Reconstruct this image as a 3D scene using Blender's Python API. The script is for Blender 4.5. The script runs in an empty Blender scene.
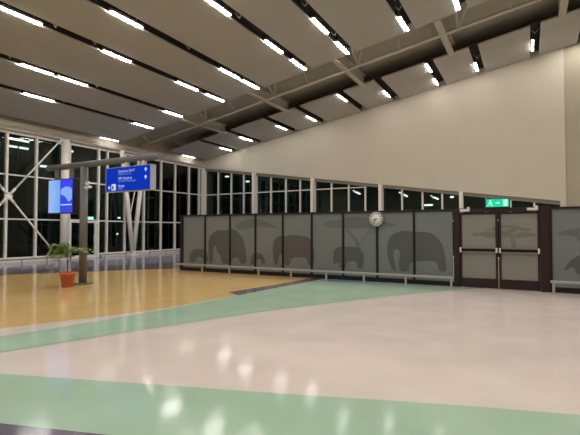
import bpy, bmesh, math, random
from mathutils import Vector, Matrix
random.seed(7)
sc = bpy.context.scene
C = sc.collection
PI = math.pi

# ------------------------------------------------------------------ materials
def srgb(r, g, b):
    f = lambda c: ((c/255.0)/12.92 if c/255.0 <= 0.04045 else ((c/255.0+0.055)/1.055)**2.4)
    return (f(r), f(g), f(b), 1)

def mat(name, col, rough=0.5, metal=0.0, noise=0.0, nscale=4.0, bump=0.0, bscale=60.0, spec=0.5, coat=0.0, trans=0.0):
    m = bpy.data.materials.new(name); m.use_nodes = True
    nt = m.node_tree; b = nt.nodes['Principled BSDF']
    b.inputs['Base Color'].default_value = col
    b.inputs['Roughness'].default_value = rough
    b.inputs['Metallic'].default_value = metal
    b.inputs['Specular IOR Level'].default_value = spec
    b.inputs['Coat Weight'].default_value = coat
    b.inputs['Transmission Weight'].default_value = trans
    tc = nt.nodes.new('ShaderNodeTexCoord')
    if noise > 0:
        n = nt.nodes.new('ShaderNodeTexNoise'); n.inputs['Scale'].default_value = nscale; n.inputs['Detail'].default_value = 6
        nt.links.new(tc.outputs['Object'], n.inputs['Vector'])
        r = nt.nodes.new('ShaderNodeValToRGB')
        c0 = [max(0, c*(1-noise)) for c in col[:3]]+[1]; c1 = [min(1, c*(1+noise)) for c in col[:3]]+[1]
        r.color_ramp.elements[0].color = c0; r.color_ramp.elements[1].color = c1
        r.color_ramp.elements[0].position = .3; r.color_ramp.elements[1].position = .7
        nt.links.new(n.outputs['Fac'], r.inputs['Fac']); nt.links.new(r.outputs['Color'], b.inputs['Base Color'])
    if bump > 0:
        n2 = nt.nodes.new('ShaderNodeTexNoise'); n2.inputs['Scale'].default_value = bscale; n2.inputs['Detail'].default_value = 3
        nt.links.new(tc.outputs['Object'], n2.inputs['Vector'])
        bp = nt.nodes.new('ShaderNodeBump'); bp.inputs['Strength'].default_value = bump; bp.inputs['Distance'].default_value = 0.01
        nt.links.new(n2.outputs['Fac'], bp.inputs['Height']); nt.links.new(bp.outputs['Normal'], b.inputs['Normal'])
    return m

def emit(name, col, strength):
    m = bpy.data.materials.new(name); m.use_nodes = True
    nt = m.node_tree; b = nt.nodes['Principled BSDF']
    b.inputs['Base Color'].default_value = (.004, .004, .004, 1)
    b.inputs['Emission Color'].default_value = col
    b.inputs['Emission Strength'].default_value = strength
    b.inputs['Specular IOR Level'].default_value = .05; b.inputs['Roughness'].default_value = .7
    return m

LIGHT = 106.0
LCOL = (1.0, 0.97, 0.94, 1)

def floor_mat(name, col, noise=.06):
    return mat(name, col, rough=.115, noise=noise, nscale=1.3, bump=.02, bscale=2.5, spec=.15)

M = {}
M['pink'] = floor_mat('pink terrazzo vinyl', srgb(208, 194, 185))
M['tan'] = floor_mat('tan vinyl', srgb(204, 171, 112))
M['green'] = floor_mat('green vinyl', srgb(158, 184, 160))
M['slate'] = floor_mat('slate grey vinyl', srgb(104, 98, 100))
M['blue'] = floor_mat('blue vinyl', srgb(125, 148, 185))
M['lilac'] = floor_mat('lilac grey vinyl', srgb(140, 140, 158))
M['plum'] = floor_mat('dark plum vinyl', srgb(98, 92, 104))
M['panel'] = mat('ceiling panel', srgb(180, 179, 174), .85, noise=.04, nscale=.8, bump=.05, bscale=30)
M['deck'] = mat('roof deck', srgb(168, 164, 152), .85, noise=.05, nscale=.6)
M['slot'] = mat('slot shade', srgb(34, 30, 28), .9)  # near-black stands in for shade in the unlit void over the slots
M['steel'] = mat('painted steel', srgb(184, 180, 168), .5, noise=.03)
M['cream'] = mat('cream wall paint', srgb(203, 194, 176), .75, noise=.025, nscale=.7, bump=.03, bscale=40)
M['olive'] = mat('olive beige paint', srgb(172, 163, 140), .8, noise=.03, nscale=.7)
M['lintel'] = mat('grey lintel', srgb(128, 122, 108), .6)
M['bulkhead'] = mat('grey beige bulkhead paint', srgb(180, 171, 155), .7, noise=.02)  # darker than the cream of the walls
M['white'] = mat('white frame', srgb(226, 221, 213), .45, noise=.02)
M['column'] = mat('column paint', srgb(236, 228, 220), .5, noise=.02)
M['darkframe'] = mat('dark bronze frame', srgb(30, 25, 25), .45, spec=.3)
M['maroon'] = mat('maroon brown frame', srgb(46, 31, 31), .45, spec=.3)
M['gunmetal'] = mat('grey post paint', srgb(104, 104, 106), .5, noise=.03)
M['rail'] = mat('brushed rail', srgb(168, 164, 156), .4, metal=.2, noise=.03)
M['wallrail'] = mat('grey steel rail', srgb(140, 136, 130), .35, metal=.3)
M['chrome'] = mat('chrome fitting', srgb(225, 222, 215), .3, metal=.3)
M['black'] = mat('black casing', srgb(22, 22, 26), .4)
M['bar'] = mat('black bar', srgb(20, 17, 17), .6, spec=.2)
M['terracotta'] = mat('orange terracotta plastic', srgb(196, 100, 60), .5, noise=.08, nscale=9)
M['soil'] = mat('potting soil', srgb(52, 38, 28), .95, noise=.4, nscale=30, bump=.4)
M['leaf'] = mat('leaf', srgb(120, 150, 74), .5, noise=.3, nscale=8)
M['stem'] = mat('stem bark', srgb(104, 86, 60), .8, noise=.2, nscale=20)
M['housing'] = mat('lamp housing', srgb(120, 116, 110), .5)
M['tube'] = emit('fluorescent tube', LCOL, LIGHT)
M['tube_dim'] = emit('dimmer fluorescent tube', LCOL, LIGHT*.12)
M['tube_row'] = emit('fluorescent tube of the end row', LCOL, LIGHT*.45)
M['signblue'] = emit('backlit blue sign', srgb(0, 52, 190), .85)
M['signtext'] = emit('backlit white lettering', srgb(205, 222, 255), .9)
M['signtext2'] = emit('backlit pale lettering', srgb(150, 185, 250), .7)
M['signedge'] = mat('sign casing', srgb(170, 172, 190), .4)
M['exitgreen'] = emit('lit green', srgb(30, 225, 165), .9)
M['exitpale'] = emit('lit pale green', srgb(190, 255, 232), 1.0)
M['clockface'] = mat('clock face', srgb(226, 222, 216), .4)
M['clockrim'] = mat('clock rim', srgb(150, 146, 142), .35, metal=.4)
M['ink'] = mat('clock ink', srgb(20, 20, 20), .5)
M['asphalt'] = mat('asphalt', srgb(52, 54, 54), .9, noise=.2, nscale=3)
M['kerb'] = mat('white kerb', srgb(214, 208, 200), .5, noise=.03)

def frosted(name, col):
    m = bpy.data.materials.new(name); m.use_nodes = True
    nt = m.node_tree; b = nt.nodes['Principled BSDF']
    b.inputs['Base Color'].default_value = col; b.inputs['Roughness'].default_value = .22
    tr = nt.nodes.new('ShaderNodeBsdfTranslucent'); tr.inputs['Color'].default_value = col
    mx = nt.nodes.new('ShaderNodeMixShader'); mx.inputs[0].default_value = .35
    tc = nt.nodes.new('ShaderNodeTexCoord'); n = nt.nodes.new('ShaderNodeTexNoise'); n.inputs['Scale'].default_value = 1.2
    nt.links.new(tc.outputs['Object'], n.inputs['Vector'])
    r = nt.nodes.new('ShaderNodeValToRGB')
    r.color_ramp.elements[0].color = [c*.9 for c in col[:3]]+[1]; r.color_ramp.elements[1].color = [c*1.1 for c in col[:3]]+[1]
    nt.links.new(n.outputs['Fac'], r.inputs['Fac'])
    nt.links.new(r.outputs['Color'], b.inputs['Base Color']); nt.links.new(r.outputs['Color'], tr.inputs['Color'])
    out = nt.nodes['Material Output']
    nt.links.new(b.outputs[0], mx.inputs[1]); nt.links.new(tr.outputs[0], mx.inputs[2]); nt.links.new(mx.outputs[0], out.inputs['Surface'])
    return m
M['frost'] = frosted('frosted glass', srgb(141, 147, 146))
M['frost_door'] = frosted('frosted door glass', srgb(160, 158, 149))
M['print'] = frosted('grey elephant film', srgb(108, 112, 110))
M['print_red'] = frosted('reddish grey elephant film', srgb(112, 108, 104))
M['print_tree'] = frosted('grey tree film', srgb(126, 131, 128))
M['print_door'] = frosted('grey tree film on door', srgb(142, 141, 134))

def window_glass():
    m = bpy.data.materials.new('dark window glass'); m.use_nodes = True
    nt = m.node_tree; nt.nodes.remove(nt.nodes['Principled BSDF']); out = nt.nodes['Material Output']
    g = nt.nodes.new('ShaderNodeBsdfGlossy'); g.inputs['Roughness'].default_value = .015; g.inputs['Color'].default_value = (.75, .85, .8, 1)
    t = nt.nodes.new('ShaderNodeBsdfTransparent'); t.inputs['Color'].default_value = (.5, .58, .55, 1)
    f = nt.nodes.new('ShaderNodeFresnel'); f.inputs['IOR'].default_value = 1.45
    mx = nt.nodes.new('ShaderNodeMixShader')
    nt.links.new(f.outputs[0], mx.inputs[0]); nt.links.new(t.outputs[0], mx.inputs[1]); nt.links.new(g.outputs[0], mx.inputs[2]); nt.links.new(mx.outputs[0], out.inputs['Surface'])
    return m
M['glass'] = window_glass()

# ------------------------------------------------------------------ mesh helpers
class MB:
    def __init__(s): s.bm = bmesh.new(); s.mats = []
    def mi(s, m):
        if m not in s.mats: s.mats.append(m)
        return s.mats.index(m)
    def _fin(s, faces, m):
        i = s.mi(m)
        for f in faces: f.material_index = i
    def box(s, a, b, m, bevel=0.0):
        xs, ys, zs = sorted((a[0], b[0])), sorted((a[1], b[1])), sorted((a[2], b[2]))
        v = [s.bm.verts.new((x, y, z)) for x in xs for y in ys for z in zs]
        q = [(0, 1, 3, 2), (4, 6, 7, 5), (0, 4, 5, 1), (2, 3, 7, 6), (0, 2, 6, 4), (1, 5, 7, 3)]
        fs = [s.bm.faces.new([v[i] for i in f]) for f in q]
        s._fin(fs, m)
        if bevel > 0:
            es = list({e for f in fs for e in f.edges})
            r = bmesh.ops.bevel(s.bm, geom=es, offset=bevel, segments=2, affect='EDGES', profile=.5)
            s._fin(r['faces'], m)
        return s
    def prism(s, pts, dirv, m):
        """polygon pts (3-D) extruded along dirv"""
        d = Vector(dirv); n = len(pts)
        a = [s.bm.verts.new(Vector(p)) for p in pts]; b = [s.bm.verts.new(Vector(p)+d) for p in pts]
        fs = [s.bm.faces.new(a), s.bm.faces.new(list(reversed(b)))]
        for i in range(n):
            j = (i+1) % n; fs.append(s.bm.faces.new([a[j], a[i], b[i], b[j]]))
        s._fin(fs, m); return s
    def poly(s, pts, m):
        f = s.bm.faces.new([s.bm.verts.new(Vector(p)) for p in pts]); s._fin([f], m); return s
    def tube(s, p0, p1, r0, m, r1=None, seg=14, smooth=True):
        r1 = r0 if r1 is None else r1
        p0, p1 = Vector(p0), Vector(p1); d = (p1-p0).normalized()
        u = d.orthogonal().normalized(); w = d.cross(u)
        A = []; B = []
        for i in range(seg):
            t = 2*PI*i/seg; o = u*math.cos(t)+w*math.sin(t)
            A.append(s.bm.verts.new(p0+o*r0)); B.append(s.bm.verts.new(p1+o*r1))
        fs = []
        for i in range(seg):
            j = (i+1) % seg; f = s.bm.faces.new([A[i], A[j], B[j], B[i]]); f.smooth = smooth; fs.append(f)
        fs += [s.bm.faces.new(list(reversed(A))), s.bm.faces.new(B)]
        s._fin(fs, m); return s
    def lathe(s, prof, m, axis='z', c=(0, 0, 0), seg=32):
        rings = []
        for r, h in prof:
            ring = []
            for i in range(seg):
                t = 2*PI*i/seg
                if axis == 'z': p = (c[0]+r*math.cos(t), c[1]+r*math.sin(t), c[2]+h)
                else: p = (c[0]+r*math.cos(t), c[1]+h, c[2]+r*math.sin(t))
                ring.append(s.bm.verts.new(p))
            rings.append(ring)
        fs = []
        for a, b in zip(rings, rings[1:]):
            for i in range(seg):
                j = (i+1) % seg; f = s.bm.faces.new([a[i], a[j], b[j], b[i]]); f.smooth = True; fs.append(f)
        fs += [s.bm.faces.new(rings[0]), s.bm.faces.new(rings[-1])]
        s._fin(fs, m); return s
    def build(s, name, parent=None, loc=(0, 0, 0)):
        bmesh.ops.recalc_face_normals(s.bm, faces=s.bm.faces[:])
        me = bpy.data.meshes.new(name)
        for m in s.mats: me.materials.append(m)
        if loc != (0, 0, 0): bmesh.ops.translate(s.bm, verts=s.bm.verts[:], vec=-Vector(loc))
        s.bm.to_mesh(me); s.bm.free()
        o = bpy.data.objects.new(name, me); C.objects.link(o); o.location = loc
        if parent: o.parent = parent
        return o

def tag(o, label=None, cat=None, group=None, kind=None):
    if label: o['label'] = label
    if cat: o['category'] = cat
    if group: o['group'] = group
    if kind: o['kind'] = kind
    return o
def empty(name, loc=(0, 0, 0), **k):
    o = bpy.data.objects.new(name, None); o.location = loc; C.objects.link(o); o.empty_display_size = .2
    return tag(o, **k)
def sub(mb, name, root):
    """a part whose mesh was written in world coordinates"""
    o = mb.build(name, root); o.location = -Vector(root.matrix_world.translation if False else wloc(root)); return o
def wloc(o):
    v = Vector(o.location); p = o.parent
    while p: v += Vector(p.location); p = p.parent
    return v
def S(mb, name, parent=None):
    o = mb.build(name, parent) if not parent else sub(mb, name, parent)
    if not parent: o['kind'] = 'structure'
    return o

# ------------------------------------------------------------------ dimensions
XL, XR = -22.75, 12.0
YB, YG = -14.0, 26.8
YP = 13.2
cz = lambda x: 10.94+0.1686*x            # underside of the ceiling panels
headz = lambda x: 5.09-0.1417*(x+13.25)   # slanting head of the end glazing
DECK = .85

# ------------------------------------------------------------------ floor
f = MB()
def flat(pts, z, m): f.poly([(x, y, z) for x, y in pts], M[m])
flat([(XL-.3, YB-.3), (XR+.3, YB-.3), (XR+.3, YG+.4), (XL-.3, YG+.4)], 0, 'pink')
flat([(-7.63, 3.95), (-7.3, 4.77), (-6.89, 5.72), (-6.61, 6.75), (-6.4, 8.75), (-6.19, 10.75), (-5.95, 13.4), (-5.95, 26.9), (-22.9, 26.9), (-22.9, YB-.2), (-14, YB-.2), (-9.6, -1)], .001, 'tan')
flat([(-22.9, YB-.2), (-22.9, 26.9), (-10.5, 26.9), (-10.5, 18.2), (-13.1, 13.6), (-14.18, 12.23), (-14.93, 11.09), (-16.2, 9.46), (-16.6, 8.5), (-18, 5), (-20.5, YB-.2)], .002, 'slate')
flat([(-22.9, YB-.2), (-22.9, 26.9), (-12.8, 26.9), (-12.8, 20.5), (-15.6, 16.36), (-16.3, 13.97), (-17.54, 11.42), (-18.79, 9.68), (-20.3, 5), (-22, YB-.2)], .003, 'lilac')
flat([(-10.2, -2.0), (-8.0, 1.8), (-7.07, 3.66), (-6.85, 4.48), (-6.67, 5.58), (-6.51, 6.65), (-6.36, 8.45), (-6.34, 8.79), (-6.19, 10.75), (-5.97, 13.4), (-5.97, 16), (-.2, 16),
      (-.75, 13.9), (-1.0, 13.45), (-1.67, 12.55), (-2.48, 11.39), (-3.2, 10.16), (-3.85, 8.9), (-4.48, 7.7), (-4.92, 6.58), (-5.33, 5.45), (-5.63, 4.67), (-5.91, 3.87), (-6.13, 3.18), (-6.9, 1.2), (-8.8, -3.0)], .004, 'green')
flat([(-6.86, 9.12), (-6.34, 8.79), (-6.19, 10.75), (-5.95, 13.4), (-5.95, 16), (-6.3, 16), (-6.42, 13.25), (-6.55, 11.37)], .005, 'slate')
flat([(-5.95, 13.26), (-5.85, 12.55), (-5.2, 12.6), (-4.5, 12.95), (-3.9, 13.3), (-3.2, 14.2), (-3.2, 16), (-5.95, 16)], .005, 'blue')
flat([(-9, 1.4), (-5.23, 2.72), (-4.52, 2.96), (-3.56, 3.28), (-2.08, 3.77), (-1.09, 4.12), (-.33, 4.37), (.37, 4.58), (2, 5.2), (6, 6.6), (6, 3), (-.6, 3.15), (-2.96, 2.32), (-3.35, 2.2), (-3.9, 2.03), (-9, .2)], .004, 'green')
flat([(-9, .2), (-3.9, 2.03), (-3.35, 2.2), (-2.96, 2.32), (-.6, 3.15), (0, 0), (-3, -3), (-9, -3)], .0045, 'plum')
S(f, 'floor')

# ------------------------------------------------------------------ walls
# gable wall: slanted lower edge over the end glazing
w = MB()
x0, x1 = XL-.25, 1.45
w.prism([(x0, YG-.05, headz(x0)+.14), (x1, YG-.05, headz(x1)+.14), (x1, YG-.05, cz(x1)+DECK+.2), (x0, YG-.05, cz(x0)+DECK+.2)], (0, .35, 0), M['cream'])
S(w, 'wall_end')
w = MB(); w.box((1.452, YG-.052, 0), (1.72, YG+.30, cz(1.5)+DECK+.3), M['cream']); S(w, 'trim_1')
w = MB()
w.prism([(1.72, YG+.02, 0), (XR+.25, YG+.02, 0), (XR+.25, YG+.02, cz(XR)+DECK+.3), (1.72, YG+.02, cz(1.72)+DECK+.2)], (0, .28, 0), M['olive']); S(w, 'wall_end_solid')
w = MB()
w.prism([(x0, YG+.02, headz(x0)+.14), (x1, YG+.02, headz(x1)+.14), (x1, YG+.02, headz(x1)-.06), (x0, YG+.02, headz(x0)-.06)], (0, .25, 0), M['lintel']); S(w, 'trim_2')
# right and rear walls (outside the frame, they close the hall)
w = MB(); w.box((XR, YB-.25, 0), (XR+.25, YG+.3, cz(XR)+DECK+.2), M['cream']); S(w, 'wall_right')
w = MB(); w.prism([(XL-.25, YB, 0), (XR+.25, YB, 0), (XR+.25, YB, cz(XR)+DECK+.2), (XL-.25, YB, cz(XL)+DECK+.2)], (0, -.25, 0), M['cream']); S(w, 'wall_back')
# left wall: solid part out of frame, bulkhead above the glazing, kerb below
w = MB(); w.box((XL-.25, YB, 0), (XL, 4.9, 6.62), M['cream']); S(w, 'wall_left')
w = MB()
prof = [(XL-.25, 6.58), (XL+.22, 6.58), (XL+.27, 6.63), (XL+.27, 6.70), (XL+.22, 6.74), (XL+.12, 6.82), (XL+.06, 6.95), (XL+.03, 7.2), (XL+.03, cz(XL)+DECK+.1), (XL-.25, cz(XL)+DECK+.1)]
w.prism([(x, YB, z) for x, z in prof], (0, YG-YB-.05, 0), M['bulkhead']); S(w, 'wall_left_bulkhead')
w = MB(); w.box((XL-.2, 4.9, 0), (XL+.3, 15.2, .17), M['kerb'], .015); S(w, 'baseboard_left')
w = MB(); w.box((XL-.2, 17.35, 0), (XL+.3, YG-.1, .17), M['kerb'], .015); S(w, 'baseboard_left')

# ------------------------------------------------------------------ ceiling
d = MB()
xa, xb = XL-.25, XR+.25
d.prism([(xa, YB-.25, cz(xa)+DECK), (xb, YB-.25, cz(xb)+DECK), (xb, YB-.25, cz(xb)+DECK+.2), (xa, YB-.25, cz(xa)+DECK+.2)], (0, YG-YB+.6, 0), M['deck'])
ceiling = S(d, 'ceiling')
SL = [-19.48, -17.17, -14.28, -12.10, -9.34, -7.16, -4.46, -2.36, .28, 2.4, 5.08, 7.2, 9.88]   # lamp line of every slot
LO, HI = .11, .31
edges = []
x = XL+.55
for s_ in SL:
    edges.append((x, s_-LO)); x = s_+HI
edges.append((x, XR-.1))
YM, YN = 18.6, 22.5
def slab(xa, xb, ya, yb, name='panel'):
    p = MB()
    p.prism([(xa, ya, cz(xa)), (xb, ya, cz(xb)), (xb, ya, cz(xb)+.07), (xa, ya, cz(xa)+.07)], (0, yb-ya, 0), M['panel'])
    return S(p, name, ceiling)
for i, (a, b) in enumerate(edges):
    if i == 0:
        slab(a, b, YB+.1, YM)
    else:
        slab(a, b, YB+.1, YM)
    slab(a, b, YN, YG-.12)
# dark sheets added above each slot, shade of the unlit void in their colour
for s_ in SL:
    for ya, yb in ((YB+.1, YM-.05), (YN+.4, YG-.12)):
        p = MB(); a, b = s_-LO-.02, s_+HI+.02
        p.prism([(a, ya, cz(a)+.30), (b, ya, cz(b)+.30), (b, ya, cz(b)+.34), (a, ya, cz(a)+.34)], (0, yb-ya, 0), M['slot'])
        for xx in (a, b):
            p.box((xx-.012, ya, cz(xx)+.071), (xx+.012, yb, cz(xx)+.32), M['slot'])
        S(p, 'slot_shade', ceiling)
# hangers crossing the slots
for s_, y in [(-14.28, 8.95), (-14.28, 10.5), (-12.1, 8.9), (-12.1, 13.2), (-9.34, 12.85), (-9.34, 10.9), (-17.17, 9.0), (-17.17, 12.75), (-19.48, 12.7), (-19.48, 16.4), (-7.16, 16.6), (-7.16, 13.9), (-4.46, 16.7), (-2.36, 24.3), (.28, 23.6), (-12.1, 16.1), (-2.36, 17.2)]:
    p = MB(); z = cz(s_+.1)+.05
    p.tube((s_-.08, y, z+.22), (s_+.1, y, z), .018, M['steel'], seg=8).tube((s_+.28, y, z+.24), (s_+.1, y, z), .018, M['steel'], seg=8)
    S(p, 'hanger', ceiling)

# steel beams across the recess and the truss chord along it
for i, bx in enumerate([-22.1, -17.5, -12.72, -7.92, -3.27, 1.42, 6.2, 11.0]):
    if i == 0: continue
    b = MB(); z = cz(bx)
    b.box((bx-.15, YM+.01, z-.02), (bx+.15, YN+.25, z+.03), M['steel'])
    b.box((bx-.02, YM+.01, z+.03), (bx+.02, YN+.25, z+.5), M['steel'])
    b.box((bx-.15, YM+.01, z+.5), (bx+.15, YN+.25, z+.55), M['steel'])
    S(b, 'steel_beam', ceiling)
b = MB()
yc = 20.15
b.tube((XL+.12, yc, cz(XL+.1)+.03), (XR, yc, cz(XR)+.03), .085, M['steel'])
S(b, 'truss_chord', ceiling)
for bx in [-17.5, -12.72, -7.92, -3.27, 1.42, 6.2]:
    b = MB(); xx = bx+.62
    b.tube((xx, yc, cz(xx)+.05), (xx+.05, yc-1.45, cz(xx)+DECK-.02), .065, M['steel'])
    b.tube((xx, yc, cz(xx)+.05), (xx+.75, yc-1.2, cz(xx+.75)+DECK-.02), .065, M['steel'])
    b.tube((bx+2.7, yc, cz(bx+2.7)+.05), (bx+2.75, yc-1.2, cz(bx+2.75)+DECK-.02), .055, M['steel'])
    S(b, 'truss_strut', ceiling)
b = MB(); b.tube((-21.6, yc, cz(-21.6)+.05), (-21.75, yc-1.2, cz(-21.75)+DECK-.02), .07, M['steel']); S(b, 'truss_strut', ceiling)

# ------------------------------------------------------------------ ceiling lights
LEN = 1.58
def make_light(x, y0, y1, label, group, dz=0, m='tube'):
    y0 += .10; y1 -= .10
    z = cz(x)+dz; yc_ = (y0+y1)/2
    r = empty('ceiling_light', (x, yc_, z), label=label, cat='light', group=group)
    h = MB(); h.box((x-.075, y0-.03, z-.01), (x+.075, y1+.03, z+.08), M['housing'], .01)
    for yy in (y0+.25, y1-.25): h.tube((x, yy, z+.07), (x, yy, z+.30), .012, M['housing'], seg=6)
    sub(h, 'housing', r)
    t = MB(); n = 9; pts = []
    for i in range(n):
        a = PI*i/(n-1); pts.append((x+.045*math.cos(a), y0, z-.01-.038*math.sin(a)))
    t.prism(pts, (0, y1-y0, 0), M[m]); sub(t, 'tube', r)
    return r
ordn = ['first', 'second', 'third', 'fourth', 'fifth', 'sixth', 'seventh', 'eighth', 'ninth', 'tenth', 'eleventh']
main = {-19.48: [(10.80, 12.33), (16.92, 18.45)], -17.17: [(9.36, 10.84), (10.90, 12.42), (16.94, 18.46)],
        -14.28: [(7.10, 8.61), (10.83, 12.33), (14.85, 16.45), (16.93, 18.55)], -12.10: [(9.42, 10.95), (15.30, 16.90), (17.02, 18.60)],
        -9.34: [(11.0, 12.5), (14.7, 16.27), (16.97, 18.56)], -7.16: [(14.66, 16.25), (17.0, 18.6)], -4.46: [(17.06, 18.62)], -2.36: [(17.0, 18.5)]}
for k, (xs, segs) in enumerate(main.items()):
    for j, (a, b) in enumerate(segs):
        n = len(segs)
        pos = 'the only one there' if n == 1 else (['nearer of two', 'farther of two'][j] if n == 2 else f'{ordn[j]} of {["","","","three","four"][n]} from the camera')
        make_light(xs, a, b, f'lit tube in {ordn[k]} main ceiling slot from left windows, {pos}', 'tube lights in the main ceiling', dz=.03)
make_light(-22.42, 16.92, 18.42, 'lit tube right above the left windows, under the edge of the main ceiling', 'tube lights in the main ceiling', dz=.03, m='tube_dim')
row = [(-22.45, 24.0, 25.5), (-19.6, 24.8, 26.3), (-17.3, 24.1, 25.7), (-14.45, 24.2, 25.7), (-12.29, 24.3, 25.8), (-9.45, 22.6, 24.2), (-7.3, 24.3, 25.8), (-4.52, 22.6, 24.0), (-4.58, 24.95, 26.25), (-2.40, 24.6, 26.1), (.28, 24.1, 25.7)]
for j, (x, a, b) in enumerate(row):
    make_light(x, a, b, f'short lit tube in ceiling row along the cream end wall, {ordn[j]} from left', 'tube lights along the end wall', dz=(.03 if j == 0 else 0), m=('tube_dim' if j == 0 else 'tube_row'))
# the hall's other lamps, beyond the frame
def lamp(x, y):
    l = bpy.data.lights.new('ceiling_lamp', 'AREA'); l.shape = 'RECTANGLE'; l.size = .14; l.size_y = 1.5
    l.energy = LIGHT*.11*1.5*PI*1.0; l.color = LCOL[:3]
    o = bpy.data.objects.new('ceiling_lamp', l); o.location = (x, y, cz(x)+.0); C.objects.link(o)
for xs in SL[:8]:
    for y in ([5.0, -.5, -6.0] if SL.index(xs) % 2 else [2.2, -3.2, -8.8]):
        if xs > -9 or y < 4.5: lamp(xs, y)
for xs, ys in ((-7.16, [9.5]), (-4.46, [12.0, 7.5]), (-2.36, [10.2, 13.5]), (.28, [17.8, 14.5, 8.5, 3.0, -3]), (2.4, [25.5, 17.6, 11.5, 5.5, 0, -6]), (5.08, [25.5, 17.8, 14.0, 8.0, 2, -4]), (7.2, [25.5, 17.8, 11, 5, -1]), (9.88, [25.5, 15, 8, 2, -5])):
    for y in ys: lamp(xs, y)

# ------------------------------------------------------------------ left glazing
mull = [4.95, 6.1, 7.55, 9.0, 10.45, 11.9, 13.38, 15.25, 17.12, 17.75, 19.1, 20.66, 22.2, 23.58, 25.05, 26.2, YG-.1]
wn = 0
def transom(mb, y0, y1, z, h=.07): mb.box((XL-.08, y0, z-h/2), (XL+.06, y1, z+h/2), M['white'])
for i in range(len(mull)-1):
    a, b = mull[i], mull[i+1]
    if (a, b) == (15.25, 17.12): continue
    wn += 1
    m = MB()
    m.box((XL-.12, b-.055, .17), (XL+.13, b+.055, 6.6), M['white'], .008)
    if i == 0: m.box((XL-.12, a-.055, .17), (XL+.13, a+.055, 6.6), M['white'], .008)
    if abs(b-15.25) < .01: pass
    for z in (2.17, 4.40): transom(m, a+.05, b-.05, z)
    m.box((XL-.08, a+.05, .17), (XL+.06, b-.05, .24), M['white']); m.box((XL-.08, a+.05, 6.46), (XL+.06, b-.05, 6.585), M['white'])
    o = S(m, f'window_{wn}')
    g = MB()
    for z0, z1 in ((.24, 2.135), (2.205, 4.365), (4.435, 6.46)): g.box((XL-.02, a+.055, z0), (XL-.005, b-.055, z1), M['glass'])
    S(g, 'pane', o)
# glazed door in the left wall and the light over it
wn += 1
m = MB()
m.box((XL-.12, 17.07, 0), (XL+.13, 17.2, 6.6), M['white'], .008)
for z in (2.19, 4.40): transom(m, 15.3, 17.07, z, .09)
m.box((XL-.08, 15.3, 6.46), (XL+.06, 17.07, 6.585), M['white'])
o = S(m, f'window_{wn}')
g = MB()
for z0, z1 in ((2.235, 4.355), (4.445, 6.46)): g.box((XL-.02, 15.3, z0), (XL-.005, 17.07, z1), M['glass'])
S(g, 'pane', o)
m = MB(); zt = 2.14
m.box((XL-.06, 15.31, 0), (XL+.08, 15.42, zt), M['white'], .008).box((XL-.06, 16.93, 0), (XL+.08, 17.06, zt), M['white'], .008)
m.box((XL-.06, 15.42, zt-.1), (XL+.08, 16.93, zt), M['white']).box((XL-.06, 15.42, .01), (XL+.08, 16.93, .16), M['white'])
o = S(m, 'door_3'); tag(o, 'white framed glass door in the left glazed wall, behind the grey pole', 'door')
g = MB(); g.box((XL-.01, 15.42, .16), (XL+.005, 16.93, zt-.1), M['glass']); S(g, 'pane', o)
h = MB(); h.tube((XL+.13, 16.83, .9), (XL+.13, 16.83, 1.3), .018, M['chrome'], seg=8).tube((XL+.08, 16.83, .95), (XL+.13, 16.83, .95), .012, M['chrome'], seg=8).tube((XL+.08, 16.83, 1.25), (XL+.13, 16.83, 1.25), .012, M['chrome'], seg=8)
S(h, 'handle', o)

# round column and bracing on the left wall
m = MB(); cx, cy = XL+.48, 14.72
m.lathe([(.21, 0), (.21, 6.6)], M['column'], c=(cx, cy, 0), seg=28)
m.lathe([(.26, 0), (.26, .05), (.21, .06)], M['column'], c=(cx, cy, 0), seg=28)
S(m, 'column_1')
br = empty('cross_brace', (-22.2, 11.75, .0), label='white steel X brace of thin rods with centre plate across left windows', cat='brace')
xb_ = -22.2; node = Vector((xb_, 11.75, 3.28))
for nm, e, r in (('rod', (xb_, 14.45, 6.56), .045), ('rod', (xb_, 14.4, .1), .045), ('rod', (xb_, 9.1, 6.56), .045), ('rod', (xb_, 9.1, .1), .045)):
    e = Vector(e); t = MB(); dv = (e-node).normalized()
    t.tube(node+dv*.12, node+dv*.5, .065, M['white'], r1=.065, seg=10).tube(node+dv*.5, e, r, M['white'], seg=10)
    t.tube(e-dv*.3, e, .06, M['white'], seg=10)
    sub(t, nm, br)
t = MB(); t.lathe([(.0, -.03), (.19, -.03), (.19, .03), (.0, .03)], M['white'], c=(0, 0, 0), seg=20)
bmesh.ops.rotate(t.bm, verts=t.bm.verts[:], cent=(0, 0, 0), matrix=Matrix.Rotation(PI/2, 3, 'Y')); bmesh.ops.translate(t.bm, verts=t.bm.verts[:], vec=node)
sub(t, 'centre_plate', br)
vs = empty('raking_strut', (-22.2, 19.37, 0), label='white splayed V strut standing by left windows below the blue sign', cat='strut')
for e, r in (((-22.2, 18.42, 6.58), .14), ((-22.2, 20.22, 6.58), .14)):
    t = MB(); t.tube((-22.2, 19.37, .08), e, r, M['column'], seg=16); sub(t, 'leg', vs)
t = MB(); t.tube((-22.25, 19.02, 2.0), (-22.25, 19.75, 5.2), .035, M['column'], seg=10); sub(t, 'tie_rod', vs)
t = MB(); t.box((-22.42, 19.15, .0), (-21.98, 19.6, .1), M['column'], .01); t.lathe([(.15, .1), (.15, .3)], M['column'], c=(-22.2, 19.37, 0), seg=18); sub(t, 'base_plate', vs)

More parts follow.
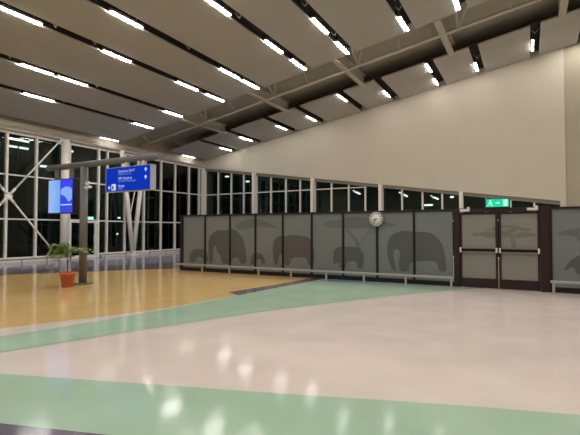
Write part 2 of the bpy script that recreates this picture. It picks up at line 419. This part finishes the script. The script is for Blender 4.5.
# ------------------------------------------------------------------ end glazing
cols = [-22.68, -17.8, -12.98, -8.2, -3.42, 1.36]
for i in range(5):
    a, b = cols[i], cols[i+1]
    xs = [a, a+(b-a)*.27, a+(b-a)*.53, a+(b-a)*.77, b]
    c = MB(); c.box((a-.095, YG-.3, 0), (a+.095, YG+.3, headz(a)+.14), M['column'], .01); S(c, f'column_{i+2}')
    for j in range(4):
        wn += 1; u, v = xs[j], xs[j+1]
        m = MB()
        if j < 3: m.prism([(v-.05, YG+.1, 0), (v+.05, YG+.1, 0), (v+.05, YG+.1, headz(v+.05)-.06), (v-.05, YG+.1, headz(v-.05)-.06)], (0, .22, 0), M['white'])
        ul = u+(.085 if j == 0 else .05); vr = v-(.085 if j == 3 else .05)
        zs = [2.17]
        if headz(vr)-.1 > 4.46: zs.append(4.42)
        elif headz(ul)-.1 > 4.46:
            xe = -13.25-(4.42+.09-5.09)/.1417
            m.box((ul, YG+.14, 4.385), (min(xe, vr), YG+.26, 4.455), M['white'])
        for z in zs: m.box((ul, YG+.14, z-.035), (vr, YG+.26, z+.035), M['white'])
        m.box((ul, YG+.14, 0), (vr, YG+.26, .1), M['white'])
        o = S(m, f'window_{wn}')
        g = MB(); lo = .1
        for z in zs:
            g.box((ul, YG+.19, lo), (vr, YG+.205, z-.035), M['glass']); lo = z+.035
        g.prism([(ul, YG+.19, lo), (vr, YG+.19, lo), (vr, YG+.19, headz(vr)-.06), (ul, YG+.19, headz(ul)-.06)], (0, .015, 0), M['glass'])
        S(g, 'pane', o)

# outside: dark apron
m = MB(); m.box((-70, -40, -.3), (XL-.3, 80, -.05), M['asphalt']); m.box((XL-.3, YG+.6, -.3), (40, 80, -.05), M['asphalt']); S(m, 'ground')

M['glint_lamp'] = emit('window glint glow', (1, .97, .92, 1), 4.0)
def glint_lamp(x, y, z, sx, sy, label, group, tilt=0):  # added glows imitate room reflections in the panes; tiny ones are distant lamps
    o = empty('outdoor_lamp', (x, y, -.05), label=label, cat='outdoor lamp', group=group)
    p = MB(); p.tube((x, y, -.05), (x, y, z+.02), .05, M['asphalt'], r1=.04, seg=8); sub(p, 'post', o)
    h = MB(); h.box((x-sx/2, y-sy/2, z+.04), (x+sx/2, y+sy/2, z+.1), M['asphalt'], .01); sub(h, 'hood', o)
    g = MB(); g.box((x-sx/2+.02, y-sy/2+.02, z-.09), (x+sx/2-.02, y+sy/2-.02, z+.04), M['glint_lamp'], .02)
    if tilt: bmesh.ops.rotate(g.bm, verts=g.bm.verts[:], cent=(x, y, z+.04), matrix=Matrix.Rotation(tilt, 3, 'Y'))
    sub(g, 'lamp_glass', o)
LG, EG = 'lamps seen outside the left windows', 'added glows imitating reflections in the end windows'
glint_lamp(-31, 17.0, 7.9, .14, 1.5, 'upper of two long added bars imitating reflections in the top left window', LG)
glint_lamp(-31.6, 17.3, 7.5, .14, 1.5, 'lower of two long added bars imitating reflections in the top left window', LG)
glint_lamp(-31, 20.7, 7.75, .14, .9, 'shorter added bar imitating a reflection in high window just right of the round column', LG)
glint_lamp(-31, 18.8, 6.3, .3, .45, 'small bright added glow imitating a reflection, behind the upper arm of the X brace', LG)
glint_lamp(-31, 25.5, 2.7, .2, .22, 'tiny upper lamp outside the window left of the V strut', LG)
glint_lamp(-31.5, 25.8, 1.3, .2, .22, 'tiny low lamp outside the window left of the V strut', LG)
glint_lamp(-31, 30.8, 1.8, .22, .28, 'tiny low lamp outside the window left of the elephant partition', LG)
glint_lamp(-24.9, 36, 6.55, .5, .3, 'bright added glow imitating a reflection in end windows near the corner column', EG)
glint_lamp(-27.4, 36, 7.2, .4, .3, 'fainter high added glow imitating a reflection in end windows closest to the room corner', EG)
glint_lamp(-13.2, 36, 4.95, .75, .3, 'slanting added glow imitating a reflection in end windows, left of the clock', EG, .45)
glint_lamp(-9.1, 36, 4.6, .8, .3, 'slanting added glow imitating a reflection in end windows, just right of the clock', EG, .5)
glint_lamp(-6.6, 36, 4.25, .7, .3, 'slanting added glow imitating a reflection in end windows, midway from clock to the doors', EG, .45)
glint_lamp(-5.3, 36, 4.25, .3, .3, 'small upright added glow imitating a reflection in end windows, left of the doors', EG)
glint_lamp(-7.4, 37, 3.72, .9, .3, 'low level added bar imitating a reflection in end windows, left of the doors', EG)

# ------------------------------------------------------------------ frosted glass partition
PR = dict(
e1=[(-11.92,0.34),(-11.87,0.70),(-11.61,0.87),(-11.21,0.88),(-11.00,0.80),(-10.90,0.38),(-11.15,0.37),(-11.20,0.56),(-11.51,0.55),(-11.56,0.35)],
e2=[(-10.90,0.34),(-10.93,1.23),(-10.76,1.50),(-10.42,1.64),(-10.09,1.60),(-9.80,1.68),(-9.53,1.58),(-9.25,1.25),(-9.14,0.77),(-9.12,0.39),(-9.43,0.37),(-9.48,0.61),(-9.75,0.59),(-9.84,0.36),(-10.27,0.34),(-10.32,0.63),(-10.51,0.78),(-10.54,1.01),(-10.68,1.00),(-10.70,0.35)],
e3=[(-8.98,0.37),(-8.90,0.71),(-8.68,0.82),(-8.42,0.75),(-8.29,0.44),(-8.46,0.39),(-8.50,0.57),(-8.72,0.56),(-8.76,0.38)],
e4=[(-7.95,0.39),(-8.01,1.05),(-7.91,1.30),(-7.71,1.43),(-7.47,1.39),(-7.23,1.46),(-6.76,1.42),(-6.49,1.32),(-6.38,1.05),(-6.36,0.44),(-6.60,0.43),(-6.64,0.70),(-7.23,0.68),(-7.30,0.40),(-7.55,0.39),(-7.59,0.71),(-7.71,0.84),(-7.79,0.40)],
e5=[(-5.68,0.53),(-5.66,0.89),(-5.57,1.03),(-5.36,1.08),(-4.88,1.09),(-4.71,1.01),(-4.61,0.79),(-4.65,0.39),(-4.82,0.39),(-4.85,0.63),(-5.19,0.61),(-5.23,0.37),(-5.43,0.36),(-5.47,0.60),(-5.58,0.50)],
e6=[(-3.87,1.00),(-3.81,1.34),(-3.65,1.52),(-3.29,1.62),(-3.04,1.55),(-2.66,1.58),(-2.38,1.44),(-2.19,1.15),(-2.14,0.81),(-2.10,0.42),(-2.33,0.42),(-2.36,0.65),(-2.52,0.74),(-2.95,0.69),(-3.19,0.61),(-3.19,0.37),(-3.48,0.37),(-3.50,0.64),(-3.45,0.92),(-3.52,1.04),(-3.66,1.01),(-3.66,0.76),(-3.57,0.38),(-3.69,0.37),(-3.81,0.69)],
t1=[(-9.71,1.77),(-9.26,1.99),(-8.72,2.06),(-8.29,1.94),(-7.71,1.66),(-8.12,1.71),(-8.64,1.77),(-9.08,1.66),(-9.44,1.62)],
t2=[(-6.11,1.79),(-5.79,1.92),(-5.36,1.96),(-5.01,2.06),(-4.54,2.03),(-3.96,1.90),(-3.46,1.76),(-3.77,1.71),(-4.15,1.75),(-4.54,1.68),(-4.94,1.65),(-5.43,1.70),(-5.79,1.67)],
k2a=[(-5.25,1.67),(-5.19,1.67),(-4.78,1.27),(-4.68,0.98),(-4.85,0.98),(-4.88,1.20)],
k2b=[(-4.38,1.70),(-4.31,1.70),(-4.68,1.21),(-4.74,1.20)],
t3=[(-1.42,1.48),(-1.31,1.59),(-1.10,1.65),(-0.95,1.73),(-0.70,1.81),(-0.41,1.84),(-0.17,1.76),(0.02,1.65),(0.13,1.51),(0.02,1.43),(-0.12,1.47),(-0.27,1.40),(-0.46,1.46),(-0.61,1.39),(-0.78,1.46),(-0.96,1.40),(-1.11,1.45),(-1.26,1.40)],
k3=[(-0.46,1.44),(-0.36,1.44),(-0.30,1.12),(-0.42,1.12)],
t4=[(0.58,1.52),(0.74,1.59),(0.96,1.65),(1.34,1.72),(1.79,1.57),(1.55,1.42),(1.13,1.42),(0.92,1.47)],
k4=[(1.02,1.47),(1.09,1.47),(1.34,1.24),(1.37,0.49),(1.26,0.49),(1.23,1.17)],
e7=[(0.74,0.54),(0.84,0.75),(0.97,0.90),(1.16,1.01),(1.54,1.02),(1.70,0.88),(1.73,0.48),(1.59,0.48),(1.53,0.67),(1.24,0.66),(1.18,0.48),(1.03,0.50),(0.99,0.70)],
)
PR.pop('t3'); rt_ = random.Random(3); door_keys = ['k3']
for k in range(46):
    ex_ = rt_.uniform(-1.38, .1); env = 1-((ex_+.6)/.85)**2
    ez_ = 1.43+rt_.uniform(0, 1)*.33*max(.15, env); a_, b_ = rt_.uniform(.07, .16), rt_.uniform(.018, .04)
    PR[f'c{k}'] = [(ex_+a_*math.cos(t*PI/5)*(1+.25*math.sin(3*t+k)), ez_+b_*math.sin(t*PI/5)) for t in range(10)]; door_keys.append(f'c{k}')
def clip(poly, xa, xb):
    def half(P, x, keep_ge):
        out = []
        for i in range(len(P)):
            p, q = P[i], P[(i+1) % len(P)]
            ip = (p[0] >= x) == keep_ge; iq = (q[0] >= x) == keep_ge
            if ip: out.append(p)
            if ip != iq:
                t = (x-p[0])/(q[0]-p[0]); out.append((x, p[1]+t*(q[1]-p[1])))
        return out
    P = half(poly, xa, True)
    if len(P) > 2: P = half(P, xb, False)
    return P if len(P) > 2 else None
def add_prints(mb, xa, xb, yf, keys, door=False):
    for n, k in enumerate(keys):
        Q_ = PR[k]
        for _ in range(1):
            Q_ = [(p[0]*.75+q[0]*.25, p[1]*.75+q[1]*.25) if h_ == 0 else (p[0]*.25+q[0]*.75, p[1]*.25+q[1]*.75) for p, q in zip(Q_, Q_[1:]+Q_[:1]) for h_ in (0, 1)]
        P = clip(Q_, xa+.002, xb-.002)
        if not P: continue
        m = M['print_door'] if door else M['print_red'] if k == 'e4' else M['print'] if k[0] == 'e' else M['print_tree']
        y = yf-.0015-(.0007*n if n < 14 else .00005*n)
        try: mb.poly([(px, y, pz) for px, pz in P], m)
        except ValueError: pass
order = ['t1', 't2', 'k2a', 'k2b', 't4', 'k4', 'e1', 'e2', 'e3', 'e4', 'e5', 'e6', 'e7']
TOP = 2.225
def partition(name, xs, label, left_w=.07, last=True):
    r = empty(name, ((xs[0]+xs[-1])/2, YP, 0), label=label, cat='partition')
    for i, x in enumerate(xs):
        if i == len(xs)-1 and not last: continue
        m = MB(); hw = left_w if i == 0 else .032
        m.box((x-hw, YP-.05, 0), (x+hw, YP+.05, TOP-.06), M['darkframe'], .006); sub(m, 'post', r)
    m = MB(); m.box((xs[0]-left_w, YP-.055, TOP-.06), (xs[-1]+.0, YP+.055, TOP), M['darkframe'], .006); sub(m, 'top_rail', r)
    m = MB(); m.box((xs[0]-left_w, YP-.045, 0), (xs[-1], YP+.045, .14), M['darkframe'], .006); sub(m, 'plinth', r)
    for a, b in zip(xs, xs[1:]):
        m = MB(); m.box((a+.033, YP-.01, .14), (b-.033, YP+.01, TOP-.06), M['frost'])
        add_prints(m, a+.033, b-.033, YP-.01, order); sub(m, 'glass_panel', r)
    return r
partition('glass_partition', [-12.28, -11.08, -9.88, -8.73, -7.58, -6.45, -5.31, -4.17, -3.03, -1.9], 'long frosted glass partition with elephant prints, left of the double doors', last=False)
partition('glass_partition', [.49, 1.62, 2.75, 3.88, 5.01, 6.14], 'short frosted glass partition with tree print, right of the double doors', left_w=.03)

# double doors
m = MB()
m.box((-1.9, YP-.07, 0), (-1.745, YP+.07, TOP+.01), M['maroon'], .006).box((.255, YP-.07, 0), (.46, YP+.07, TOP+.02), M['maroon'], .006)
m.box((-1.745, YP-.07, 2.125), (.255, YP+.07, TOP+.01), M['maroon'])
S(m, 'trim_3')
def leaf(n, a, b, hinge, label):
    o = MB()
    st = .06; y0, y1 = YP-.03, YP+.03
    o.box((a, y0, .012), (a+st, y1, 2.115), M['maroon'], .004).box((b-st, y0, .012), (b, y1, 2.115), M['maroon'], .004)
    o.box((a+st, y0, 2.06), (b-st, y1, 2.115), M['maroon']).box((a+st, y0, .012), (b-st, y1, .27), M['maroon'])
    d_ = S(o, n); tag(d_, label, 'door')
    g = MB(); g.box((a+st, YP-.008, .27), (b-st, YP+.008, 2.06), M['frost_door']); add_prints(g, a+st, b-st, YP-.008, door_keys, True); S(g, 'glass_pane', d_)
    p = MB(); p.box((a+.03, YP-.115, 1.025), (b-.03, YP-.075, 1.10), M['bar'], .006); bar = S(p, 'push_bar', d_)
    for xx in (a+.03, b-.035):
        q = MB(); q.box((xx-.024, YP-.13, .99), (xx+.024, YP-.03, 1.13), M['chrome'], .012); S(q, 'bracket', bar)
    q = MB(); q.box((a+st, YP-.034, .992), (b-st, YP-.02, 1.018), M['rail']); S(q, 'mid_rail', d_)
    hx = a+.16 if hinge < 0 else b-.16
    q = MB(); q.box((hx-.14, YP-.14, 2.14), (hx+.12, YP-.07, 2.21), M['chrome'], .01)
    q.box((hx+.05, YP-.11, 2.205), (hx+.12, YP-.08, 2.27), M['chrome'], .008); S(q, 'door_closer', d_)
leaf('door_1', -1.742, -.755, -1, 'left leaf of the maroon framed frosted double doors')
leaf('door_2', -.735, .252, 1, 'right leaf of the maroon framed frosted double doors')

# exit sign over the doors
ex = empty('exit_sign', (-.755, YP-.04, TOP+.02), label='lit green exit sign with running figure above the frosted double doors', cat='exit sign')
m = MB(); m.box((-1.06, YP-.10, TOP+.012), (-.45, YP+.0, 2.49), M['black'], .008); sub(m, 'casing', ex)
m = MB(); m.box((-1.035, YP-.112, 2.255), (-.475, YP-.10, 2.47), M['exitgreen']); yf = YP-.1135
def plate(pts, mm='exitpale'): m.prism([(px, yf, pz) for px, pz in pts], (0, .0012, 0), M[mm])
plate([(-.61, 2.275), (-.50, 2.275), (-.50, 2.45), (-.61, 2.45)])
cx0 = -.93
plate([(cx0+.028*math.cos(t*PI/6), 2.43+.024*math.sin(t*PI/6)) for t in range(12)])
plate([(cx0-.04, 2.395), (cx0+.035, 2.40), (cx0+.05, 2.345), (cx0+.03, 2.34), (cx0+.015, 2.365), (cx0-.0, 2.34), (cx0-.03, 2.345)])
plate([(cx0-.03, 2.345), (cx0, 2.34), (cx0-.03, 2.30), (cx0-.085, 2.275), (cx0-.09, 2.295), (cx0-.045, 2.315)])
plate([(cx0-.005, 2.345), (cx0+.025, 2.345), (cx0+.06, 2.305), (cx0+.045, 2.265), (cx0+.025, 2.268), (cx0+.035, 2.305)])
plate([(-.80, 2.35), (-.74, 2.35), (-.74, 2.32), (-.69, 2.363), (-.74, 2.405), (-.74, 2.375), (-.80, 2.375)])
sub(m, 'lit_face', ex)
es = empty('exit_sign', (XL+.1, 16.6, 2.2), label='small lit green exit sign above the glass door in left wall', cat='exit sign')
m = MB(); m.box((XL+.07, 16.38, 2.2), (XL+.13, 16.8, 2.42), M['black'], .006); sub(m, 'casing', es)
m = MB(); m.box((XL+.13, 16.40, 2.22), (XL+.138, 16.78, 2.40), M['exitpale']); sub(m, 'lit_face', es)

# clock
ck = empty('wall_clock', (-4.175, YP-.055, 1.96), label='round white wall clock with black hands on the glass partition', cat='clock')
cc = (-4.175, YP-.055, 1.96); R_ = .235
m = MB(); m.lathe([(R_-.02, 0), (R_, -.01), (R_, -.07), (R_-.02, -.078), (R_-.022, -.06)], M['clockrim'], 'y', cc, 40); sub(m, 'rim', ck)
m = MB(); m.lathe([(.001, -.06), (R_-.021, -.06), (R_-.021, -.064), (.001, -.064)], M['clockface'], 'y', cc, 40)
yk = cc[1]-.066
for k in range(12):
    a = k*PI/6; dv = Vector((math.sin(a), 0, math.cos(a))); n_ = Vector((math.cos(a), 0, -math.sin(a)))
    r0, r1, hw = .145, .195, .012
    c_ = Vector((cc[0], yk, cc[2]))
    m.prism([c_+dv*r0-n_*hw, c_+dv*r0+n_*hw, c_+dv*r1+n_*hw, c_+dv*r1-n_*hw], (0, .0015, 0), M['ink'])
sub(m, 'face', ck)
def hand(nm, deg, ln, hw, off):
    a = math.radians(deg); dv = Vector((math.sin(a), 0, math.cos(a))); n_ = Vector((math.cos(a), 0, -math.sin(a)))
    c_ = Vector((cc[0], yk-off, cc[2])); h_ = MB()
    h_.prism([c_-dv*.03-n_*hw, c_-dv*.03+n_*hw, c_+dv*ln+n_*hw*.6, c_+dv*ln-n_*hw*.6], (0, .0015, 0), M['ink']); sub(h_, nm, ck)
hand('hour_hand', 257, .12, .014, .003); hand('minute_hand', 213, .18, .010, .006)

# bumper rails
def bumper(name, x0, x1, posts, y, label, m_='rail', h=.30):
    r = empty(name, ((x0+x1)/2, y, 0), label=label, cat='rail')
    b = MB(); b.box((x0, y-.035, h-.045), (x1, y+.035, h+.02), M[m_], .012); sub(b, 'rail', r)
    for p in posts:
        b = MB(); b.box((p-.03, y-.025, 0), (p+.03, y+.025, h-.045), M[m_], .006); sub(b, 'post', r)
bumper('bumper_rail', -12.2, -1.86, [-12.1, -10.86, -9.58, -8.32, -7.02, -5.72, -4.46, -3.18, -1.92], 12.75, 'low pale bumper rail along the long elephant partition')
bumper('bumper_rail', .45, 6.1, [.52, 1.8, 3.1, 4.4, 5.7], 12.75, 'low pale bumper rail right of the double doors', h=.33)
def bumper_y(name, y0, y1, posts, x, label, h=.27):
    r = empty(name, (x, (y0+y1)/2, 0), label=label, cat='rail')
    b = MB(); b.tube((x, y0, h), (x, y1, h), .035, M['wallrail'], seg=12); sub(b, 'rail', r)
    for p in posts:
        b = MB(); b.tube((x, p, 0), (x, p, h-.02), .028, M['wallrail'], seg=10); sub(b, 'post', r)
bumper_y('guard_rail', 6.6, 14.2, [6.7, 7.9, 9.1, 10.35, 11.55, 12.75, 14.0], -20.6, 'low grey guard rail before the left windows, behind the potted plant')
bumper_y('guard_rail', 15.95, 17.55, [16.0, 17.45], -20.6, 'short grey guard rail before the left windows, right of the pole')
bumper_y('guard_rail', 19.2, 23.2, [19.3, 20.6, 21.9, 23.1], -20.6, 'grey guard rail before the left windows, right of the V strut')

# ------------------------------------------------------------------ pole with arm, sign, screens
PX, PY = -11.75, 8.38
po = empty('sign_pole', (PX, PY, 0), label='tall grey post with long horizontal arm carrying screens and blue sign', cat='post')
m = MB(); m.tube((PX, PY, .03), (PX, PY, 3.53), .112, M['gunmetal'], seg=28); sub(m, 'post', po)
m = MB(); m.box((PX-.2, PY-.2, .006), (PX+.2, PY+.2, .035), M['gunmetal'], .006)
for sx in (-1, 1):
    for sy in (-1, 1): m.tube((PX+sx*.165, PY+sy*.165, .03), (PX+sx*.165, PY+sy*.165, .055), .016, M['chrome'], seg=8)
sub(m, 'base_plate', po)
m = MB(); m.tube((-13.55, PY, 3.6), (-8.62, PY, 3.6), .09, M['gunmetal'], seg=20); sub(m, 'arm', po)

sg = empty('direction_sign', (-9.85, PY, 2.72), label='blue lit airport direction sign with white arrows hanging from the arm', cat='sign')
sx0, sx1, sz0, sz1, sy0 = -10.62, -8.87, 2.72, 3.375, 8.28
m = MB(); m.box((sx0-.03, sy0+.01, sz0-.02), (sx1+.02, PY+.1, sz1+.02), M['signedge'], .01); sub(m, 'casing', sg)
m = MB(); m.box((sx0, sy0-.004, sz0), (sx1-.01, sy0+.01, sz1), M['signblue']); sub(m, 'blue_face', sg)
for bx in (-9.88, -9.38, -9.2):
    m = MB(); m.box((bx-.045, PY-.05, sz1+.015), (bx+.045, PY+.05, 3.53), M['chrome'], .006); sub(m, 'bracket', sg)
W_, H_ = sx1-sx0, sz1-sz0
def text(body, u, v, size, mm, root, nm='lettering'):
    cu = bpy.data.curves.new(nm, 'FONT'); cu.body = body; cu.size = size; cu.extrude = .0006; cu.align_x = 'LEFT'; cu.align_y = 'CENTER'
    cu.materials.append(M[mm]); tmp = bpy.data.objects.new(nm, cu); C.objects.link(tmp); me = bpy.data.meshes.new_from_object(tmp.evaluated_get(bpy.context.evaluated_depsgraph_get())); bpy.data.objects.remove(tmp); t = bpy.data.objects.new(nm, me); C.objects.link(t)
    wl = Vector((sx0+u*W_, sy0-.0055, sz1-v*H_)); t.rotation_euler = (PI/2, 0, 0); t.parent = root; t.location = wl-Vector(root.location)
text('Check-in 10-17', .29, .17, .105, 'signtext', sg)
text('Check-in 10-17 a', .29, .29, .075, 'signtext2', sg)
text('VIP Check-in', .29, .475, .105, 'signtext', sg)
text('Check-in VIP passengers', .29, .59, .072, 'signtext2', sg)
text('Shops', .29, .795, .105, 'signtext', sg)
text('Shops', .29, .91, .075, 'signtext2', sg)
def arrow(u, v, deg, s=.06):
    m = MB(); a = math.radians(deg); ca, sa = math.cos(a), math.sin(a)
    pts = [(0, 1), (.95, -.05), (.6, -.3), (.2, .15), (.2, -1), (-.2, -1), (-.2, .15), (-.6, -.3), (-.95, -.05)]
    c_ = (sx0+u*W_, sz1-v*H_)
    m.prism([(c_[0]+s*(p*ca-q*sa), sy0-.0065, c_[1]+s*(p*sa+q*ca)) for p, q in pts], (0, .002, 0), M['signtext']); sub(m, 'arrow', sg)
arrow(.91, .17, 0); arrow(.91, .49, 0); arrow(.08, .84, 90)
m = MB(); ux, uz = sx0+.185*W_, sz1-.83*H_
m.prism([(ux-.09, sy0-.006, uz-.09), (ux+.09, sy0-.006, uz-.09), (ux+.09, sy0-.006, uz+.09), (ux-.09, sy0-.006, uz+.09)], (0, .0015, 0), M['signtext'])
for ox in (-.035,):
    m.prism([(ux+ox-.03, sy0-.0075, uz-.06), (ux+ox+.02, sy0-.0075, uz-.06), (ux+ox+.045, sy0-.0075, uz+.01), (ux+ox-.02, sy0-.0075, uz+.05)], (0, .001, 0), M['signblue'])
sub(m, 'pictogram', sg)

# twin display
def screen_mat(kind):
    m = bpy.data.materials.new('screen '+kind); m.use_nodes = True; nt = m.node_tree; b = nt.nodes['Principled BSDF']
    b.inputs['Base Color'].default_value = (.02, .02, .02, 1); b.inputs['Roughness'].default_value = .2
    tc = nt.nodes.new('ShaderNodeTexCoord'); sp = nt.nodes.new('ShaderNodeSeparateXYZ'); nt.links.new(tc.outputs['Generated'], sp.inputs[0])
    r = nt.nodes.new('ShaderNodeValToRGB'); e = r.color_ramp.elements
    if kind == 'pale':
        mxn = nt.nodes.new('ShaderNodeMath'); mxn.operation = 'MULTIPLY_ADD'; mxn.inputs[1].default_value = .6
        n = nt.nodes.new('ShaderNodeTexNoise'); n.inputs['Scale'].default_value = 3.0; nt.links.new(tc.outputs['Generated'], n.inputs['Vector'])
        nt.links.new(sp.outputs['X'], mxn.inputs[0]); mul = nt.nodes.new('ShaderNodeMath'); mul.operation = 'MULTIPLY'; mul.inputs[1].default_value = .5
        nt.links.new(n.outputs['Fac'], mul.inputs[0]); nt.links.new(mul.outputs[0], mxn.inputs[2]); nt.links.new(mxn.outputs[0], r.inputs['Fac'])
        e[0].position = .1; e[0].color = srgb(176, 178, 238); e[1].position = .9; e[1].color = srgb(95, 165, 245)
        x = e.new(.5); x.color = srgb(135, 185, 245)
    else:
        nt.links.new(sp.outputs['Z'], r.inputs['Fac'])
        e[0].position = .0; e[0].color = srgb(25, 60, 225); e[1].position = 1; e[1].color = srgb(35, 45, 245)
    nt.links.new(r.outputs[0], b.inputs['Emission Color']); b.inputs['Emission Strength'].default_value = .95
    return m
M['scr_pale'] = screen_mat('pale'); M['scr_blue'] = screen_mat('deep blue'); M['scr_globe'] = emit('screen pale blue', srgb(140, 178, 250), .95); M['scr_line'] = emit('screen white line', srgb(170, 200, 255), 1)
dx0, dxm, dx1, dz0, dz1, dy = -13.34, -12.75, -12.15, 2.16, 3.18, 8.27
ds = empty('display_screen', ((dx0+dx1)/2, PY, dz0), label='pair of tall lit blue display screens in black case left of the post', cat='screen')
m = MB(); m.box((dx0-.03, dy+.012, dz0-.03), (dx1+.03, dy+.24, dz1+.03), M['black'], .01); sub(m, 'case', ds)
m = MB(); m.box((dx0, dy, dz0), (dxm-.01, dy+.012, dz1), M['scr_pale']); sub(m, 'pale_screen', ds)
m = MB(); m.box((dxm+.02, dy, dz0), (dx1, dy+.012, dz1), M['scr_blue'])
gx, gz = dxm+.32, 2.72; pts = []
for i in range(24):
    t = 2*PI*i/24; pts.append((min(dx1-.012, max(dxm+.03, gx+.34*math.cos(t))), dy-.002, gz+.24*math.sin(t)))
m.prism(pts, (0, .0015, 0), M['scr_globe'])
m.prism([(dxm+.03, dy-.0035, 2.47), (dx1-.18, dy-.0035, 2.47), (dx1-.26, dy-.0035, 2.58), (dxm+.2, dy-.0035, 2.68), (dxm+.03, dy-.0035, 2.72)], (0, .001, 0), M['scr_blue'])
m.prism([(dxm+.04, dy-.003, 2.38), (dx1-.02, dy-.003, 2.38), (dx1-.02, dy-.003, 2.42), (dxm+.04, dy-.003, 2.42)], (0, .001, 0), M['scr_line'])
sub(m, 'blue_screen', ds)
for bx in (-13.1, -12.35):
    m = MB(); m.box((bx-.05, PY-.05, dz1+.02), (bx+.05, PY+.05, 3.53), M['gunmetal'], .008); sub(m, 'hanger', ds)

# camera on the post
ca = empty('security_camera', (PX+.125, PY-.05, 2.95), label='small white security camera on bracket at right side of grey post', cat='camera')
qx = PX+.125
m = MB(); m.box((qx-.02, PY-.05, 2.97), (qx+.03, PY+.03, 3.06), M['white'], .01); m.tube((qx+.02, PY-.02, 3.03), (qx+.13, PY-.02, 3.06), .018, M['white'], seg=10).tube((qx+.13, PY-.02, 3.07), (qx+.13, PY-.02, 2.93), .018, M['white'], seg=10); sub(m, 'bracket', ca)
m = MB(); m.tube((qx+.11, PY+.02, 2.91), (qx+.08, PY-.12, 2.88), .034, M['white'], seg=14); sub(m, 'camera_head', ca)
m = MB(); m.tube((qx+.17, PY+.02, 2.91), (qx+.20, PY-.12, 2.88), .034, M['white'], seg=14); sub(m, 'camera_head', ca)

# ------------------------------------------------------------------ potted plant
QX, QY = -11.53, 7.74
pp = empty('potted_plant', (QX, QY, 0), label='orange terracotta pot with small leafy green tree beside the grey post', cat='potted plant')
m = MB()
m.lathe([(.14, .006), (.152, .012), (.195, .35), (.215, .352), (.225, .365), (.225, .415), (.216, .425), (.2, .42), (.188, .33)], M['terracotta'], c=(QX, QY, 0), seg=36); sub(m, 'pot', pp)
m = MB(); m.lathe([(.001, .35), (.186, .35), (.186, .365), (.1, .385), (.001, .39)], M['soil'], c=(QX, QY, 0), seg=24); sub(m, 'soil', pp)
st = MB(); lf = MB()
spine = [Vector((QX+.02, QY, .37)), Vector((QX+.0, QY, .62)), Vector((QX-.06, QY+.02, .85)), Vector((QX-.02, QY, 1.02))]
for a, b in zip(spine, spine[1:]): st.tube(a, b, .02, M['stem'], r1=.016, seg=8)
st.tube(spine[2], (QX-.34, QY, 1.05), .013, M['stem'], r1=.009, seg=7); st.tube(spine[1], (QX+.1, QY+.05, .98), .012, M['stem'], r1=.008, seg=7)
def leaf_(p, dv, ln, wd):
    dv = dv.normalized(); sd = dv.cross(Vector((0, 0, 1))); sd = sd.normalized() if sd.length > .01 else Vector((1, 0, 0))
    n_ = sd.cross(dv)
    mid = p+dv*ln*.5-n_*ln*.04
    lf.poly([p, mid+sd*wd, p+dv*ln-n_*ln*.18, mid-sd*wd], M['leaf'])
tips = []
crown = Vector((QX-.42, QY, 1.03))
for k in range(24):     # dense domed crown on the left
    a = k*2.4; tips.append((spine[2].lerp(crown, random.uniform(.6, 1)), a, random.uniform(.14, .36), random.uniform(.08, .34), 1.25))
for k in range(10):      # looser fronds to the right
    a = random.uniform(-1.2, 1.2); tips.append((Vector((QX+.1, QY+.05, .98)), a, random.uniform(.35, .66), random.uniform(.05, .25), .9))
for k in range(6):
    a = random.uniform(2.4, 3.9); tips.append((Vector((QX-.1, QY, .95)), a, random.uniform(.35, .6), random.uniform(-.05, .1), 1.0))
for p, a, ln, rise, sz in tips:
    dv = Vector((math.cos(a), math.sin(a), 0)); n_ = 8; prev = p
    for i in range(1, n_+1):
        t = i/n_; q = p+dv*ln*t+Vector((0, 0, rise*math.sin(t*PI*.62)-.14*t*t))
        st.tube(prev, q, .004, M['stem'], seg=5)
        for s_ in (-1, 1):
            ld = dv*.45+Vector((-dv.y, dv.x, 0))*s_+Vector((0, 0, random.uniform(-.5, .1)))
            leaf_(q, ld, random.uniform(.09, .15)*sz, random.uniform(.022, .036)*sz)
        prev = q
sub(st, 'stem', pp); sub(lf, 'foliage', pp)

# ------------------------------------------------------------------ world, camera, view
wd = bpy.data.worlds.new('night'); sc.world = wd; wd.use_nodes = True
bg = wd.node_tree.nodes['Background']; bg.inputs['Color'].default_value = (.03, .06, .055, 1); bg.inputs['Strength'].default_value = .12
cam = bpy.data.cameras.new('camera'); co = bpy.data.objects.new('camera', cam); C.objects.link(co)
cam.sensor_width = 36; cam.lens = 432.0/580*36; cam.clip_end = 300
co.location = (0, 0, 1.62); co.rotation_euler = (PI/2+math.radians(1.66), 0, math.radians(28.96))
sc.camera = co
sc.view_settings.view_transform = 'Standard'; sc.view_settings.look = 'None'; sc.view_settings.gamma = 1; sc.view_settings.use_curve_mapping = False
sc.view_settings.exposure = 0.0
sc.cycles.use_denoising = True
sc.cycles.max_bounces = 10; sc.cycles.diffuse_bounces = 5; sc.cycles.glossy_bounces = 4; sc.cycles.transparent_max_bounces = 16
sc.cycles.sample_clamp_indirect = 6
